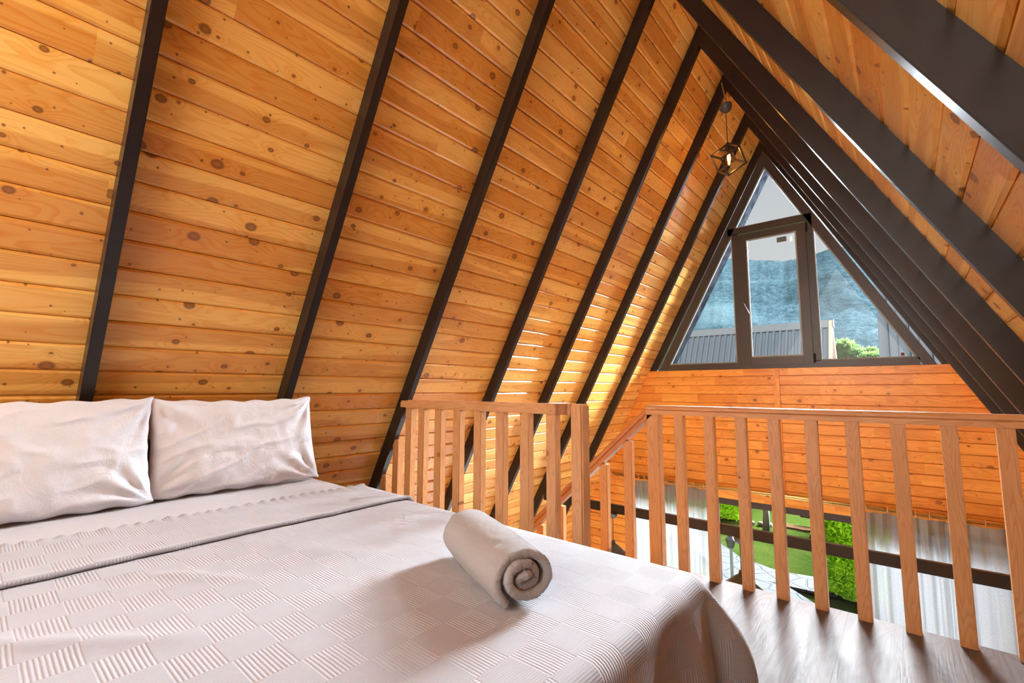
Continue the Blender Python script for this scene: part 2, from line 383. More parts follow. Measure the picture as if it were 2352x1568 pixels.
def back_rows():  # unseen rear wall, left open above to let the rear fill in
    m_ = MB(); z_ = GPH
    while z_ > ZL:
        zn = max(ZL, z_-GW); m_.prism([(-1.6, zn+0.003), (-1.594, zn), (-1.62, zn), (-1.62, z_), (-1.606, z_), (-1.6, z_-0.003)], -xs(zn), xs(zn), axis=0); z_ = zn
    return m_
mr_ = back_rows(); mr_.v = [(p[0], p[2]-GPH, -p[1]) for p in mr_.v]
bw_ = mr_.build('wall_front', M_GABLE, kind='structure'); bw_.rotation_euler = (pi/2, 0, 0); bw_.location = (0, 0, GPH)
# built in world axes; local X is already the board direction; use rotation so that local Y = world Z
vv = [(p[0], p[2]-GPH, -p[1]) for p in mb.v]
mb.v = vv
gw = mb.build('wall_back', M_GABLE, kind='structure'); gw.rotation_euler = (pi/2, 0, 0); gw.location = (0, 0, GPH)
# outer cladding behind the boards
mbo = MB()
zo = WB; mbo.prism([(-xs(ZL), ZL), (-LWX, ZL), (-LWX, LWT), (LWX, LWT), (LWX, ZL), (xs(ZL), ZL), (xs(WB), WB), (-xs(WB), WB)], YG+0.021, 5.55)
mbo.build('trim_5', M_SOFFIT, kind='structure')
stick('trim_6', (0.005, YG-0.006, WB-0.0), (0.005, YG-0.006, LWT+0.003), 0.056, 0.012, M_GABLE, side=(1, 0, 0), bevel=0.002, kind='structure')
# casing board over the lower window
stick('trim_7', (-1.9, YG-0.008, -1.095), (1.9, YG-0.008, -1.095), 0.085, 0.016, M_GABLE, side=(0, 0, 1), bevel=0.003, kind='structure')

# ------------------------------------------------------------------ floors
MB().box(-0.16, 2.02, -1.6, 2.665, ZF-0.03, ZF).build('floor', M_FLOOR, kind='structure', bevel=0.002)
MB().box(-2.02, -0.16, -1.6, 1.93, ZF-0.03, ZF).build('floor', M_FLOOR, kind='structure', bevel=0.002)
M_BOUNCE = mat_plain('pale_bounce_floor', (0.62, 0.60, 0.57), 0.4, var=0.06, scale=4)  # unseen lower floor, made pale so it bounces daylight up to the slopes
MB().box(-3.36, 3.36, -1.6, YG, ZL-0.1, ZL).build('floor', M_BOUNCE, kind='structure')
# fascia under the loft edge
stick('trim_8', (-0.16, 2.65, ZF-0.095), (2.05, 2.65, ZF-0.095), 0.13, 0.02, M_GABLE, side=(0, 0, 1), kind='structure')
stick('trim_9', (-2.05, 1.92, ZF-0.095), (-0.16, 1.92, ZF-0.095), 0.13, 0.02, M_GABLE, side=(0, 0, 1), kind='structure')

# ------------------------------------------------------------------ A-frames of painted steel box
def leg_poly(sgn, zb, d=RD):
    o = 0.0
    return [(0, H), (sgn*(H-zb)/TA, zb), (sgn*((H-zb)/TA-d/SA), zb), (0, H-d/CA)]
LAB = ['dark steel roof frame nearest the camera, crossing the boards left of the pillows',
       'dark steel roof frame rising behind the right-hand pillow',
       'dark steel roof frame that the left railing butts against',
       'dark steel roof frame directly beyond the left end of the stair railing bay',
       'dark steel roof frame next before the one with the tie beam and cage lamp',
       'dark steel roof frame with a horizontal tie beam and the cage lamp at its peak',
       'dark steel roof frame just in front of the one around the gable window',
       'dark steel roof frame bordering the triangular gable window']
LAB[3] = 'dark steel roof frame fourth from the bed head, first one fully beyond the left railing end'
for i, y in enumerate(YR):
    zb = ZL if i < 7 else WB
    if i == 7: zb = WB
    r = empty('roof_frame', (0, y, zb), label=LAB[i], cat='beam', group='dark steel frames carrying the sloped walls')
    w = RW if i < 7 else 0.05
    for sgn in (-1, 1):
        p = [(a, b-zb) for a, b in leg_poly(sgn, zb)]
        o = MB().prism(p, 0.0, w).build('rafter', M_DARK, r, bevel=0.0025)
    if i == 5:
        zt = -1.086; zb2 = -1.166
        x0 = xs(zt, RD)+0.01
        MB().box(-x0, x0, 0.001, RW, zb2-zb, zt-zb).build('tie_beam', M_DARK, r, bevel=0.0025)

# ------------------------------------------------------------------ gable window
w1 = empty('window_1', (0, YG, WB), kind='structure')
def tri_member(mb_, sgn, o0, o1, y0, y1, zb):
    # strip parallel to the slope between inset o0 and o1
    ht = 2.58; tt = (ht-WB)/1.24
    def px(o, z): return sgn*max(0.0, (ht-z)/tt-o*sqrt(1+tt*tt)/tt)
    def apex(o): return ht-o*sqrt(1+tt*tt)
    mb_.prism([(0, apex(o0)-WB), (px(o0, WB), 0), (px(o1, WB), 0), (0, apex(o1)-WB)], y0, y1)
TT = (2.58-WB)/1.24
fr = MB()
for sgn in (-1, 1): tri_member(fr, sgn, 0.0, 0.08, -0.005, 0.07, WB)
fr.box(-1.13, 1.13, -0.005, 0.07, 0.0, 0.067)
fr.box(-0.40, 0.40, -0.005, 0.07, 1.49, 1.564)
fr.box(-0.358, -0.30, -0.005, 0.07, 0.06, 1.50)
fr.box(0.342, 0.402, -0.005, 0.07, 0.06, 1.49)
fr.build('window_frame', M_PVC, w1)
sash = MB()
for b in ((-0.316, -0.215, 0.032, 1.475), (0.262, 0.345, 0.032, 1.475)): sash.box(b[0], b[1], -0.022, 0.03, b[2], b[3])
sash.box(-0.215, 0.262, -0.022, 0.03, 0.032, 0.118); sash.box(-0.215, 0.262, -0.022, 0.03, 1.405, 1.475)
so = sash.build('sash', M_PVC, w1, bevel=0.004)
hd = MB().box(-0.272, -0.248, -0.034, -0.022, 0.66, 0.73); hd.tube([(-0.26, -0.034, 0.70), (-0.26, -0.055, 0.70), (-0.255, -0.06, 0.695), (-0.205, -0.07, 0.58)], 0.009, 10)
hd.build('handle', M_PVC, so, smooth=False, label='slim window handle hanging down')
for zc in (0.09, 1.42):
    MB().tube([(0.352, -0.024, zc-0.045), (0.352, -0.024, zc+0.045)], 0.009, 10).build('hinge', M_BLACK, so)
gk = MB()
def loop(mb_, pts, y, t=0.012, d=0.012):
    n = len(pts); c = Vector((sum(p[0] for p in pts)/n, sum(p[1] for p in pts)/n))
    inn = []
    for i in range(n):
        p = Vector(pts[i]); a = (Vector(pts[i-1])-p).normalized(); b = (Vector(pts[(i+1) % n])-p).normalized()
        bis = (a+b).normalized(); s = max(0.2, sqrt(max(1e-6, (1-a.dot(b))/2))); inn.append(p+bis*t/s)
    for i in range(n):
        j = (i+1) % n
        mb_.prism([tuple(pts[i]), tuple(pts[j]), tuple(inn[j]), tuple(inn[i])], y, y+d)
def sx(z, o=0.08): return (2.58-z)/TT-o*sqrt(1+TT*TT)/TT
def rz(pts): return [(x, zz_-WB) for x, zz_ in pts]
panes = [rz([(-0.36, 0.288), (-sx(0.288), 0.288), (-0.36, 2.58-TT*(0.36+0.08*sqrt(1+TT*TT)/TT))]),
         rz([(0.402, 0.288), (sx(0.288), 0.288), (0.402, 2.58-TT*(0.402+0.08*sqrt(1+TT*TT)/TT))]),
         rz([(-sx(1.785), 1.785), (sx(1.785), 1.785), (0, 2.58-0.08*sqrt(1+TT*TT))])]
for p in panes:
    g = MB(); loop(g, p, 0.012); g.build('gasket', M_GASKET, w1)
    MB().prism(p, 0.022, 0.026).build('window_glass', M_GLASS, w1)
g = MB(); pp = rz([(-0.215, 0.339), (0.262, 0.339), (0.262, 1.626), (-0.215, 1.626)]); loop(g, pp, -0.012, 0.014); g.build('gasket', M_GASKET, so)
MB().prism(pp, 0.0, 0.004).build('window_glass', M_GLASS, so)
st = MB().box(0.082, 0.172, -0.002, -0.0012, 1.318, 1.372).build('sticker', mat_plain('sticker_grey', (0.15, 0.16, 0.13), 0.6), so, label='dark grey maker sticker on the pane')
ln = MB()
for k in range(4): ln.box(0.09, 0.09+0.05+0.012*((k*7) % 3), -0.0028, -0.002, 1.362-k*0.010, 1.366-k*0.010)
ln.build('print', mat_plain('sticker_teal', (0.05, 0.16, 0.18), 0.6), st)
MB().box(1.005, 1.03, 0.019, 0.0205, 0.085, 0.112).build('sticker', mat_plain('sticker_red', (0.25, 0.05, 0.03), 0.6), w1, rot=(0, 0, 0), label='small dark red sticker in the pane corner')

# ------------------------------------------------------------------ lower window behind the curtains
w2 = empty('window_2', (0, YG, ZL), kind='structure')
f2 = MB(); hh = LWT-ZL
f2.box(-LWX, LWX, 0.0, 0.07, hh-0.065, hh); f2.box(-LWX, LWX, 0.0, 0.07, 0.0, 0.06)
for x in (-LWX, -0.68, 0.62, LWX-0.05): f2.box(x, x+0.05, 0.0, 0.07, 0.06, hh-0.065)
f2.build('window_frame', M_PVC, w2, bevel=0.003)
for x0, x1 in ((-1.57, -0.68), (-0.63, 0.62), (0.67, 1.57)):
    MB().box(x0, x1, 0.03, 0.034, 0.06, hh-0.065).build('window_glass', M_GLASS, w2)

# curtains
rod = empty('curtain_rod', (0, 5.30, -1.035), label='long brass curtain rod on brackets above the lower window', cat='curtain rod')
MB().tube([(-1.84, 0, 0), (1.78, 0, 0)], 0.013, 14).build('rod', M_BRASS, rod, smooth=True)
MB().tube([(-1.84, 0.045, -0.028), (1.78, 0.045, -0.028)], 0.010, 12).build('rod', M_BRASS, rod, smooth=True)
for s in (-1, 1):
    MB().lathe([(0.0, -0.0), (0.02, 0.0), (0.012, 0.012), (0.021, 0.024), (0.013, 0.034), (0.022, 0.046), (0.022, 0.06), (0.012, 0.074), (0.0, 0.078)], n=16).build('finial', M_RING, rod, smooth=True, loc=(s*1.84 if s < 0 else 1.78, 0, 0), rot=(0, s*pi/2, 0))
for x in (-1.72, 0.0, 1.66):
    b = MB().box(x-0.025, x+0.025, 0.094, 0.108, -0.02, 0.075); b.box(x-0.02, x+0.02, -0.012, 0.10, -0.022, -0.012)
    b.build('bracket', mat_plain('bracket_wood', (0.40, 0.17, 0.06), 0.4), rod, bevel=0.002)
def curtain(x0, x1, label, seed, flare=0.0):
    z1 = -1.075
    c = empty('curtain', ((x0+x1)/2, 5.30, ZL), label=label, cat='curtain', group='white sheer curtains at the lower window')
    cxm = (x0+x1)/2; W = x1-x0; Ht = z1-ZL-0.03; rnd = random.Random(seed)
    nf = int(W/0.085); ph = [rnd.uniform(0, 6.28) for _ in range(4)]
    def fn(u, v):
        x = (u-0.5)*W; z = 0.03+v*Ht
        k = u*nf*2*pi+1.2*sin(u*9+ph[0])+0.6*sin(v*3+u*4+ph[1])
        amp = 0.022+0.012*sin(u*13+ph[2])
        amp *= 1-0.45*v
        y = amp*sin(k)+0.25*amp*sin(2.3*k+ph[3])+0.01*N3(x*6, z*2, seed)
        sag = 0.010*abs(sin(u*pi*nf*0.5))*(v**8)
        return (x+0.004*cos(k)+0.03*(1-v)*sin(u*5+ph[1])*0.3, y, z-sag)
    fab = MB().grid(fn, nf*14, 60).build('fabric', M_SHEER, c, smooth=True, fixn=False)
    def fh(u, v):
        p = fn(u, 1-0.022*v); return (p[0], p[1]-0.0015, p[2])
    MB().grid(fh, nf*14, 2).build('hem', M_SHEER, fab, smooth=True, fixn=False)
    nr = max(4, int(W/0.105))
    for i in range(nr):
        x = (-0.5+(i+0.5)/nr)*W+rnd.uniform(-0.022, 0.022); tl = rnd.uniform(-0.5, 0.5); R = 0.027
        pts = [(x+R*sin(a)*sin(tl)*0.7, R*sin(a)*cos(tl)*1.0, z1-ZL+0.030+R*cos(a)) for a in [2*pi*q/20 for q in range(20)]]
        MB().tube(pts, 0.0035, 8, closed=True).build('curtain_ring', M_RING, c, smooth=True)
curtain(-1.55, -0.67, 'white sheer curtain hanging at the left end of the brass rod', 3)
curtain(0.64, 1.60, 'white sheer curtain hanging at the right end of the brass rod', 8)

# ------------------------------------------------------------------ railings
def baluster(x, y, z0, z1, parent, off, w=0.052, d=0.042):
    stick('baluster', Vector((x, y, z0))-off, Vector((x, y, z1))-off, w, d, M_RAIL, parent, bevel=0.003, side=(1, 0, 0))
RY = 2.632
off = Vector((0.6, RY, ZF))
rr_ = empty('railing', off, label='long wooden balustrade on the loft edge right of the stair head', cat='railing')
tops = -0.145
stick('newel_post', Vector((-0.115, RY, ZF))-off, Vector((-0.115, RY, tops))-off, 0.075, 0.06, M_RAIL, rr_, bevel=0.004, side=(1, 0, 0))
for x in (0.037, 0.200, 0.359, 0.511, 0.668, 0.826, 0.986, 1.148, 1.308):
    baluster(x, RY-0.008, ZF, tops, rr_, off)
# moulded handrail profile extruded on X
def handrail(name, x0, x1, y, ztop, parent, off, mat, hgt=0.052, wid=0.062):
    prof = [(-wid/2, -hgt), (wid/2, -hgt), (wid/2, -hgt*0.55), (wid/2-0.006, -hgt*0.5), (wid/2, -hgt*0.42), (wid/2, -0.012), (wid/2-0.004, -0.004), (wid/2-0.012, 0),
            (-wid/2+0.012, 0), (-wid/2+0.004, -0.004), (-wid/2, -0.012), (-wid/2, -hgt*0.42), (-wid/2+0.006, -hgt*0.5), (-wid/2, -hgt*0.55)]
    o = MB().prism(prof, 0, x1-x0, axis=0).build(name, mat, parent, loc=Vector((x0, y, ztop))-off)
    return o
handrail('handrail', -0.153, 1.50, RY, -0.094, rr_, off, M_RAIL)
LY = 1.875
off = Vector((-0.7, LY, ZF))
rl = empty('railing', off, label='wooden balustrade beside the bed, from the third roof frame to its corner post', cat='railing')
for x in (-1.43, -1.30, -1.142, -0.976, -0.806, -0.640, -0.470, -0.304):
    baluster(x, LY, ZF, -0.118, rl, off, 0.058, 0.044)
for x in (-1.69, -1.56):
    baluster(x, LY, ZF, H-TA*(-x)-0.19, rl, off, 0.058, 0.044)
stick('newel_post', Vector((-0.150, LY, ZF))-off, Vector((-0.150, LY, -0.07))-off, 0.064, 0.07, M_RAIL, rl, bevel=0.007, side=(1, 0, 0))
MB().prism([(-1.50, -0.122), (-0.182, -0.122), (-0.182, -0.070), (-1.485, -0.072), (-1.5, -0.085)], LY-0.036, LY+0.024).build('handrail', M_RAIL, rl, bevel=0.004, loc=-off)
for o in [c for c in rl.children if c.name.startswith('handrail')]: pass
# sloping stair railing
off = Vector((-0.16, 2.632, ZF))
rs = empty('stair_railing', off, label='sloping wooden stair railing descending left from the long balustrade', cat='railing')
sl = 0.925; x1s, z1s = -0.155, -0.108
def zr(x): return z1s-sl*(x1s-x)
xe = -2.35
L = hypot(x1s-xe, zr(x1s)-zr(xe)); ang = atan2(sl, 1.0)
prof = [(-0.03, -0.056), (0.03, -0.056), (0.03, -0.034), (0.024, -0.030), (0.03, -0.025), (0.03, -0.008), (0.02, 0), (-0.02, 0), (-0.03, -0.008), (-0.03, -0.025), (-0.024, -0.030), (-0.03, -0.034)]
o = MB().prism(prof, 0, L, axis=0).build('handrail', M_STAIRR, rs, loc=Vector((xe, 2.632, zr(xe)))-off, rot=(0, -ang, 0))
xb = -0.283
while xb > -2.3:
    zt = zr(xb)-0.085; zbq = zr(xb)-0.93
    stick('baluster', Vector((xb, 2.632, zbq))-off, Vector((xb, 2.632, zt))-off, 0.055, 0.04, M_RAIL, rs, bevel=0.003, side=(1, 0, 0))
    xb -= 0.166
# the stair itself
off = Vector((-1.5, 2.27, ZL))
sr = empty('staircase', off, label='wooden staircase descending left below the sloping railing', cat='staircase')
for y in (1.965, 2.632):
    x_b = -0.16-(ZF-0.03-ZL)/sl
    o = MB().prism([(-0.18, ZF-0.03), (-0.18, ZF-0.33), (x_b+0.0, ZL), (x_b-0.28, ZL)], y-0.02, y+0.02).build('stringer', M_STAIRR, sr, loc=-off)
nt = 10
for k in range(1, nt+1):
    zt = ZF-k*(ZF-ZL)/(nt+1); xc = -0.18-(ZF-zt)/sl+0.02
    MB().box(xc-0.13, xc+0.12, 1.986, 2.611, zt-0.035, zt).build('tread', M_STAIRR, sr, bevel=0.004, loc=-off)

# ------------------------------------------------------------------ bed
off = Vector((-0.4, 0.4, ZF))
bed = empty('bed', off, label='double bed with a pale wooden headboard against the sloped wall', cat='bed')
MB().box(-1.47, -1.435, -0.42, 1.225, ZF, -0.215).build('headboard', M_HEAD, bed, bevel=0.004, loc=-off)
MB().box(-1.43, 0.60, -0.40, 1.19, ZF+0.12, ZF+0.30).build('frame', M_HEAD, bed, bevel=0.004, loc=-off)
for x in (-1.38, 0.53):
    for y in (-0.36, 1.13): MB().box(x-0.03, x+0.03, y-0.03, y+0.03, ZF, ZF+0.13).build('leg', M_HEAD, bed, loc=-off)
MB().box(-1.43, 0.595, -0.395, 1.185, ZF+0.301, ZB-0.012).build('mattress', M_SHEET, bed, bevel=0.03, smooth=True, loc=-off)

def top_wave(x, y):
    h = 0.0035*N3(x*3.1, y*2.7, 1.0)+0.0022*N3(x*9, y*7, 4.0)
    # long soft creases in the near half
    for (ax_, ay_, bx_, by_, wd, am) in ((-0.30, -0.02, 0.02, 0.30, 0.018, 0.010), (-0.18, -0.10, 0.10, 0.12, 0.022, 0.009), (-0.40, 0.32, -0.18, 0.46, 0.014, 0.006), (0.05, -0.05, 0.30, 0.25, 0.020, -0.007), (-0.5, 0.55, -0.1, 0.75, 0.03, 0.004)):
        d = Vector((bx_-ax_, by_-ay_)); L_ = d.length; q = Vector((x-ax_, y-ay_)); t_ = q.dot(d)/L_/L_
        dist = abs(q.x*d.y-q.y*d.x)/L_+0.01*N3(x*14, y*14, 2)
        h += am*0.65*math.exp(-(dist/(wd*1.5))**2)*sstep(-0.15, 0.25, t_)*sstep(1.15, 0.75, t_)
    return h
def edge_path(d, beta, r=0.035):
    """outward, downward distance after arc length d over an edge; the cloth ends beta away from vertical and straightens"""
    n = max(1, int(d/0.006)); st_ = d/n if n else 0; o_ = dn = 0.0
    for k in range(n):
        s_ = (k+0.5)*st_
        lim = pi/2-beta*(1-sstep(0.12, 0.34, s_))-0.05
        a = min(s_/r, lim); o_ += cos(a)*st_; dn += sin(a)*st_
    return o_, dn
SX, TYF, TYN = 0.592, 1.178, -0.388
def cloth(s, t, zoff=0.0, ruffle=0.0):
    ds = max(0.0, s-SX); dt = max(0.0, t-TYF); dn_ = max(0.0, TYN-t)
    x = min(s, SX); y = min(max(t, TYN), TYF); z = ZB+zoff+top_wave(x, y)*sstep(0.0, 0.12, min(SX-x+0.06, TYF-y+0.03))
    if ds > 0 or dt > 0 or dn_ > 0:
        ty = dt if dt > 0 else -dn_
        rho = hypot(ds, ty); phi = atan2(abs(ty), ds)
        lobe = sin(2*phi)**1.3 if 0 < phi < pi/2 else 0.0
        o_, dw = edge_path(rho, 0.62*lobe+0.02)
        o_ += zoff
        rip = 0.0
        if lobe < 0.3:
            c_ = y if ds > abs(ty) else x
            rip = rho*0.10*(1-lobe/0.3)*(sin(c_*17+1.3)+0.5*sin(c_*31))*sstep(0, 0.15, rho)
            rip = max(-0.015, rip)
        x += cos(phi)*(o_+rip); y += (1 if ty > 0 else -1)*sin(phi)*(o_+rip); z -= dw
    return (x, y, z)
# flat sheet
def sheet_fn(u, v):
    s = -1.425+u*0.63; t = -0.388-0.25+v*(1.566+0.5)
    p = cloth(s, t, -0.006); return p
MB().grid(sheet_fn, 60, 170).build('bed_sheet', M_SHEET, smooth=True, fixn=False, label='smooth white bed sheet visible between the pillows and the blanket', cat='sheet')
bl = empty('blanket', (0, 0.4, ZF), label='white waffle-check blanket turned down at the top, draped over the bed', cat='blanket')
s0, s1, t0, t1 = -0.885, SX+0.50, TYN-0.35, TYF+0.42
boff = Vector((0, 0.4, ZF))
def bfn(u, v):
    s = s0+u*(s1-s0); t = t0+v*(t1-t0); return Vector(cloth(s, t, 0.002))-boff
NU, NV = 170, 240
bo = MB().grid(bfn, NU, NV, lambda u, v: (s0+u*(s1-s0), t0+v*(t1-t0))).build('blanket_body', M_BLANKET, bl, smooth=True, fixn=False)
# folded-back flap, thick rounded edges
F0, F1 = -0.895, -0.545
def ffn(u, v):
    t = t0+v*(t1-t0); edge = F1+0.012*N3(t*3, 1.1)+0.006*N3(t*11, 5.0)+0.03*(0.5-t)*0.3
    W_ = edge-F0
    # arc-length along the section: crease at the head side, over the top, hem rolled under
    k = u*1.06
    ruf = 0.5+0.5*sin(t*150+4*N3(t*7, 2.0)); ruf *= 0.5+0.8*abs(N3(t*9, 7.7))
    if k < 0.05:
        a = k/0.05*pi; s = F0-0.010*sin(a)*(1+0.5*ruf); zo = 0.003+0.010*(1-cos(a))*0.5*(1.0+0.9*ruf)
    elif k < 1.0:
        q = (k-0.05)/0.95; s = F0+q*W_
        zo = 0.013+0.011*ruf*math.exp(-q*W_/0.018)+0.004*sstep(0.9, 1.0, q)
    else:
        a = (k-1.0)/0.06*pi; s = F0+W_+0.007*sin(a); zo = 0.017-0.0065*(1-cos(a))
    p = Vector(cloth(s, t, zo)); return p-boff
MB().grid(ffn, 110, 520, lambda u, v: (F0*1.0-0.35+0.02+(1-u)*0.35, t0+v*(t1-t0))).build('turned_flap', M_BLANKET, bl, smooth=True, fixn=False)

# pillows
def pillow(name, yc, xb, w, hgt, th, tilt, seed, label, yaw=0.0, tr=0.0, tl=0.0):
    rnd = random.Random(seed)
    n = 90
    def surf(side):
        def fn(u, v):
            a = u*2-1; b = v*2-1
            e = (max(0.0, 1-abs(a)**2.6)*max(0.0, 1-abs(b)**2.4))
            hcz = th*0.5*(e**0.42)
            X = a*w/2*(1-(tr if a > 0 else tl)*(b+1))*(1-0.055*(1-b*b)**1.0*abs(a)**3); Z = b*hgt/2*(1-(0.07 if b > 0 else 0.012)*(1-a*a)*abs(b)**3)
            # corner ears
            ww = 0.0
            nx, nzz = X*5+seed, Z*5
            rid = 1-abs(noise.noise(Vector((nx*1.0+nzz*0.9, (nzz-nx*0.5)*2.6, seed*1.7))))*2.2
            ww += 0.010*max(0.0, rid-0.35)
            ww += 0.012*noise.noise(Vector((nx*0.9, nzz*0.9, seed*3.1+side)))
            # creases fanning out of the corners
            for cx_, cz_ in ((-1, 1), (1, 1), (-1, -1), (1, -1)):
                dx, dz = (a-cx_), (b-cz_)*0.75; rr = hypot(dx, dz); an = atan2(dz, dx)
                ww += 0.008*math.exp(-((rr-0.35)/0.33)**2)*sin(an*(11+2*cx_)+seed+cz_*2+2*noise.noise(Vector((nx, nzz, 9.0))))
            ww += 0.003*noise.noise(Vector((nx*5, nzz*4, seed)))
            ww *= sstep(0.0, 0.25, e)
            y_t = side*hcz+(ww if side > 0 else -ww*0.3)
            if e < 1e-4: y_t = 0.006*sin(a*23+b*19+seed)
            return (y_t, X, Z+0.004*sin(a*17+seed)*(abs(b)**6))
        return fn
    mb_ = MB(); mb_.grid(surf(1), n, n); mb_.grid(surf(-1), n, n)
    o = mb_.build(name, M_PILLOW, smooth=True, fixn=True, label=label, cat='pillow', group='white pillows leaning on the headboard')
    bm = bmesh.new(); bm.from_mesh(o.data); bmesh.ops.remove_doubles(bm, verts=bm.verts, dist=0.0008); bmesh.ops.recalc_face_normals(bm, faces=bm.faces); bm.to_mesh(o.data); bm.free()
    for p in o.data.polygons: p.use_smooth = True
    o.rotation_euler = (0, -tilt, yaw)
    zc = ZB+hgt/2*cos(tilt)+0.001; xc = xb-hgt/2*sin(tilt)
    o.location = (xc, yc, zc)
    return o
pillow('pillow', 0.150, -1.255, 0.715, 0.42, 0.15, 0.20, 3, 'left white pillow, heavily creased, running out of frame at its left end', yaw=0.03, tr=0.008)
pillow('pillow', 0.838, -1.290, 0.715, 0.41, 0.14, 0.16, 11, 'right white pillow, smoother, nearer the railing', yaw=-0.02, tr=0.05, tl=-0.006)

# rolled towel
def towel():
    T = 0.0205; pts = []
    turns = 2.5; n = 330
    for i in range(n+1):
        q = i/n; th = q*turns*2*pi; r = 0.006+0.0228*turns*q
        wob = 0.0055*sin(th*1.7+1.0)*sstep(0.05, 0.4, q)*(1-q*0.75)
        a = -(th)+2.3
        px = (r+wob)*cos(a)*(1.22-0.10*q); py = (r+wob)*sin(a)*(0.78+0.13*q)
        lim = -0.050
        if py < lim+0.012: 
            e = py-(lim+0.012); py = lim+0.012+0.012*math.tanh(e/0.012)
        pts.append(Vector((px, py)))
    prof = []
    outer = []; inner = []
    for i, p in enumerate(pts):
        t = (pts[min(i+1, n)]-pts[max(i-1, 0)]).normalized(); nn_ = Vector((-t.y, t.x))
        tw = T*(0.98 if i < n-3 else 0.8)
        outer.append(p+nn_*tw/2); inner.append(p-nn_*tw/2)
    ring = outer+inner[::-1]; m = len(ring); L = 0.365; ns = 210
    mb_ = MB(); vs_ = []
    for k in range(ns+1):
        q = k/ns; y = q*L
        # ends: rounded lips
        for i, p in enumerate(ring):
            idx = i if i < len(outer) else m-1-i
            c = pts[idx]; ed = min(q, 1-q)*L
            f = 1.0 if ed > 0.009 else sqrt(max(0.0, 1-((0.009-ed)/0.009)**2))*0.7+0.3
            pp_ = c+(p-c)*f
            tw_ = 0.010*sin(idx*0.039+0.7)
            yy = (y-L/2)*(1+0.0)+tw_*(1 if q > 0.5 else 0.8)*abs(2*q-1)
            sc_ = 1-0.05*cos(q*2*pi)*0.3+0.02*N3(q*4, idx*0.014)
            bulge = 0.002*noise.noise(Vector((pp_.x*40, yy*30, pp_.y*40)))
            P_ = Vector((pp_.x*sc_*(1+0.10*sin(q*3.1+0.4)*0.3)+bulge, yy, pp_.y*sc_+bulge))
            fz = 0.0011*noise.noise(P_*330)+0.0009*noise.noise(P_*130+Vector((5, 1, 2)))
            dv = Vector((p.x-c.x, 0, p.y-c.y)).normalized()
            vs_.append(P_+dv*fz+Vector((0, fz*1.5*(1 if q > 0.5 else -1) if ed < 0.01 else 0, 0)))
    fs = []
    for k in range(ns):
        for i in range(m):
            j = (i+1) % m; fs.append((k*m+i, k*m+j, (k+1)*m+j, (k+1)*m+i))
    mb_.add(vs_, fs)
    no = len(outer)
    for k in (0, ns):
        cap = [(k*m+i, k*m+i+1, k*m+m-2-i, k*m+m-1-i) for i in range(no-1)]
        mb_.f += cap if k else [c[::-1] for c in cap]
    o = mb_.build('rolled_towel', M_TOWEL, smooth=True,  label='white terry towel rolled up on the blanket', cat='towel')
    return o
tw = towel()
tw.location = (0.238, 0.862, ZB+0.0585); tw.rotation_euler = (0, 0, atan2(-0.343, 0.162)*-1+pi)

# ------------------------------------------------------------------ cage pendant
pl = empty('pendant_lamp', (0, 4.02, 2.62), label='black wire-cage pendant lamp with a lit bulb hanging at the roof peak', cat='lamp')
MB().tube([(-0.022, 0.0, 0.02), (-0.014, 0.004, -0.04), (-0.006, 0.004, -0.10), (0.0, 0, -0.14)], 0.006, 8).build('cable', mat_plain('brown_cable', (0.25, 0.13, 0.08), 0.5), pl, smooth=True)
MB().tube([(0, 0, -0.13), (0.006, 0, -0.145), (0.006, 0, -0.165), (0, 0, -0.175), (0, 0, -0.20)], 0.0035, 8).build('hook', M_BLACK, pl, smooth=True)
MB().lathe([(0.052, 0.0), (0.053, -0.002), (0.050, -0.018), (0.042, -0.040), (0.028, -0.055), (0.010, -0.062), (0.0, -0.063), (0.0, -0.060), (0.010, -0.059), (0.026, -0.052), (0.039, -0.038), (0.047, -0.018), (0.050, 0.0), (0.052, 0.0)], n=28).build('ceiling_cup', M_GREYM, pl, smooth=True, loc=(0, 0, -0.20), rot=(0.0, -0.20, 0))
MB().tube([(0, 0, -0.19), (0.0, 0.004, -0.35), (0.0, 0.008, -0.53)], 0.003, 8).build('cord', M_BLACK, pl, smooth=True)
cage = empty('cage_joint'); bpy.data.objects.remove(cage)
def cagebars():
    mb_ = MB(); h = 0.0815; b = 0.0065
    c = [(sx_, sy_, sz_) for sx_ in (-1, 1) for sy_ in (-1, 1) for sz_ in (-1, 1)]
    for i in range(8):
        for j in range(i+1, 8):
            if sum(abs(c[i][k]-c[j][k]) for k in range(3)) == 2:
                p = [v*h for v in c[i]]; q = [v*h for v in c[j]]
                lo = [min(p[k], q[k])-b for k in range(3)]; hi = [max(p[k], q[k])+b for k in range(3)]
                mb_.box(lo[0], hi[0], lo[1], hi[1], lo[2], hi[2])
    mb_.box(-0.006, 0.006, -h, h, h-0.006, h+0.006)
    return mb_
cg = cagebars().build('cage', mat_plain('bronze_cage', (0.05, 0.035, 0.03), 0.35, Metallic=0.4), pl, loc=(0.0, 0.01, 1.942-2.62), rot=(0.754, -0.577, 0.384))
MB().lathe([(0.0, 0.0), (0.008, 0.0), (0.02, -0.02), (0.021, -0.09), (0.0, -0.09)], n=18).build('socket', M_BLACK, pl, smooth=False, loc=(-0.001, 0.008, -0.53), rot=(0.12, 0.05, 0))
blb = MB().lathe([(0.013, 0.0), (0.015, -0.012), (0.026, -0.035), (0.032, -0.06), (0.029, -0.09), (0.018, -0.112), (0.0, -0.118)], n=24).build('bulb', M_AMBER, pl, smooth=True, loc=(0.004, 0.01, -0.618))
fb = MB()
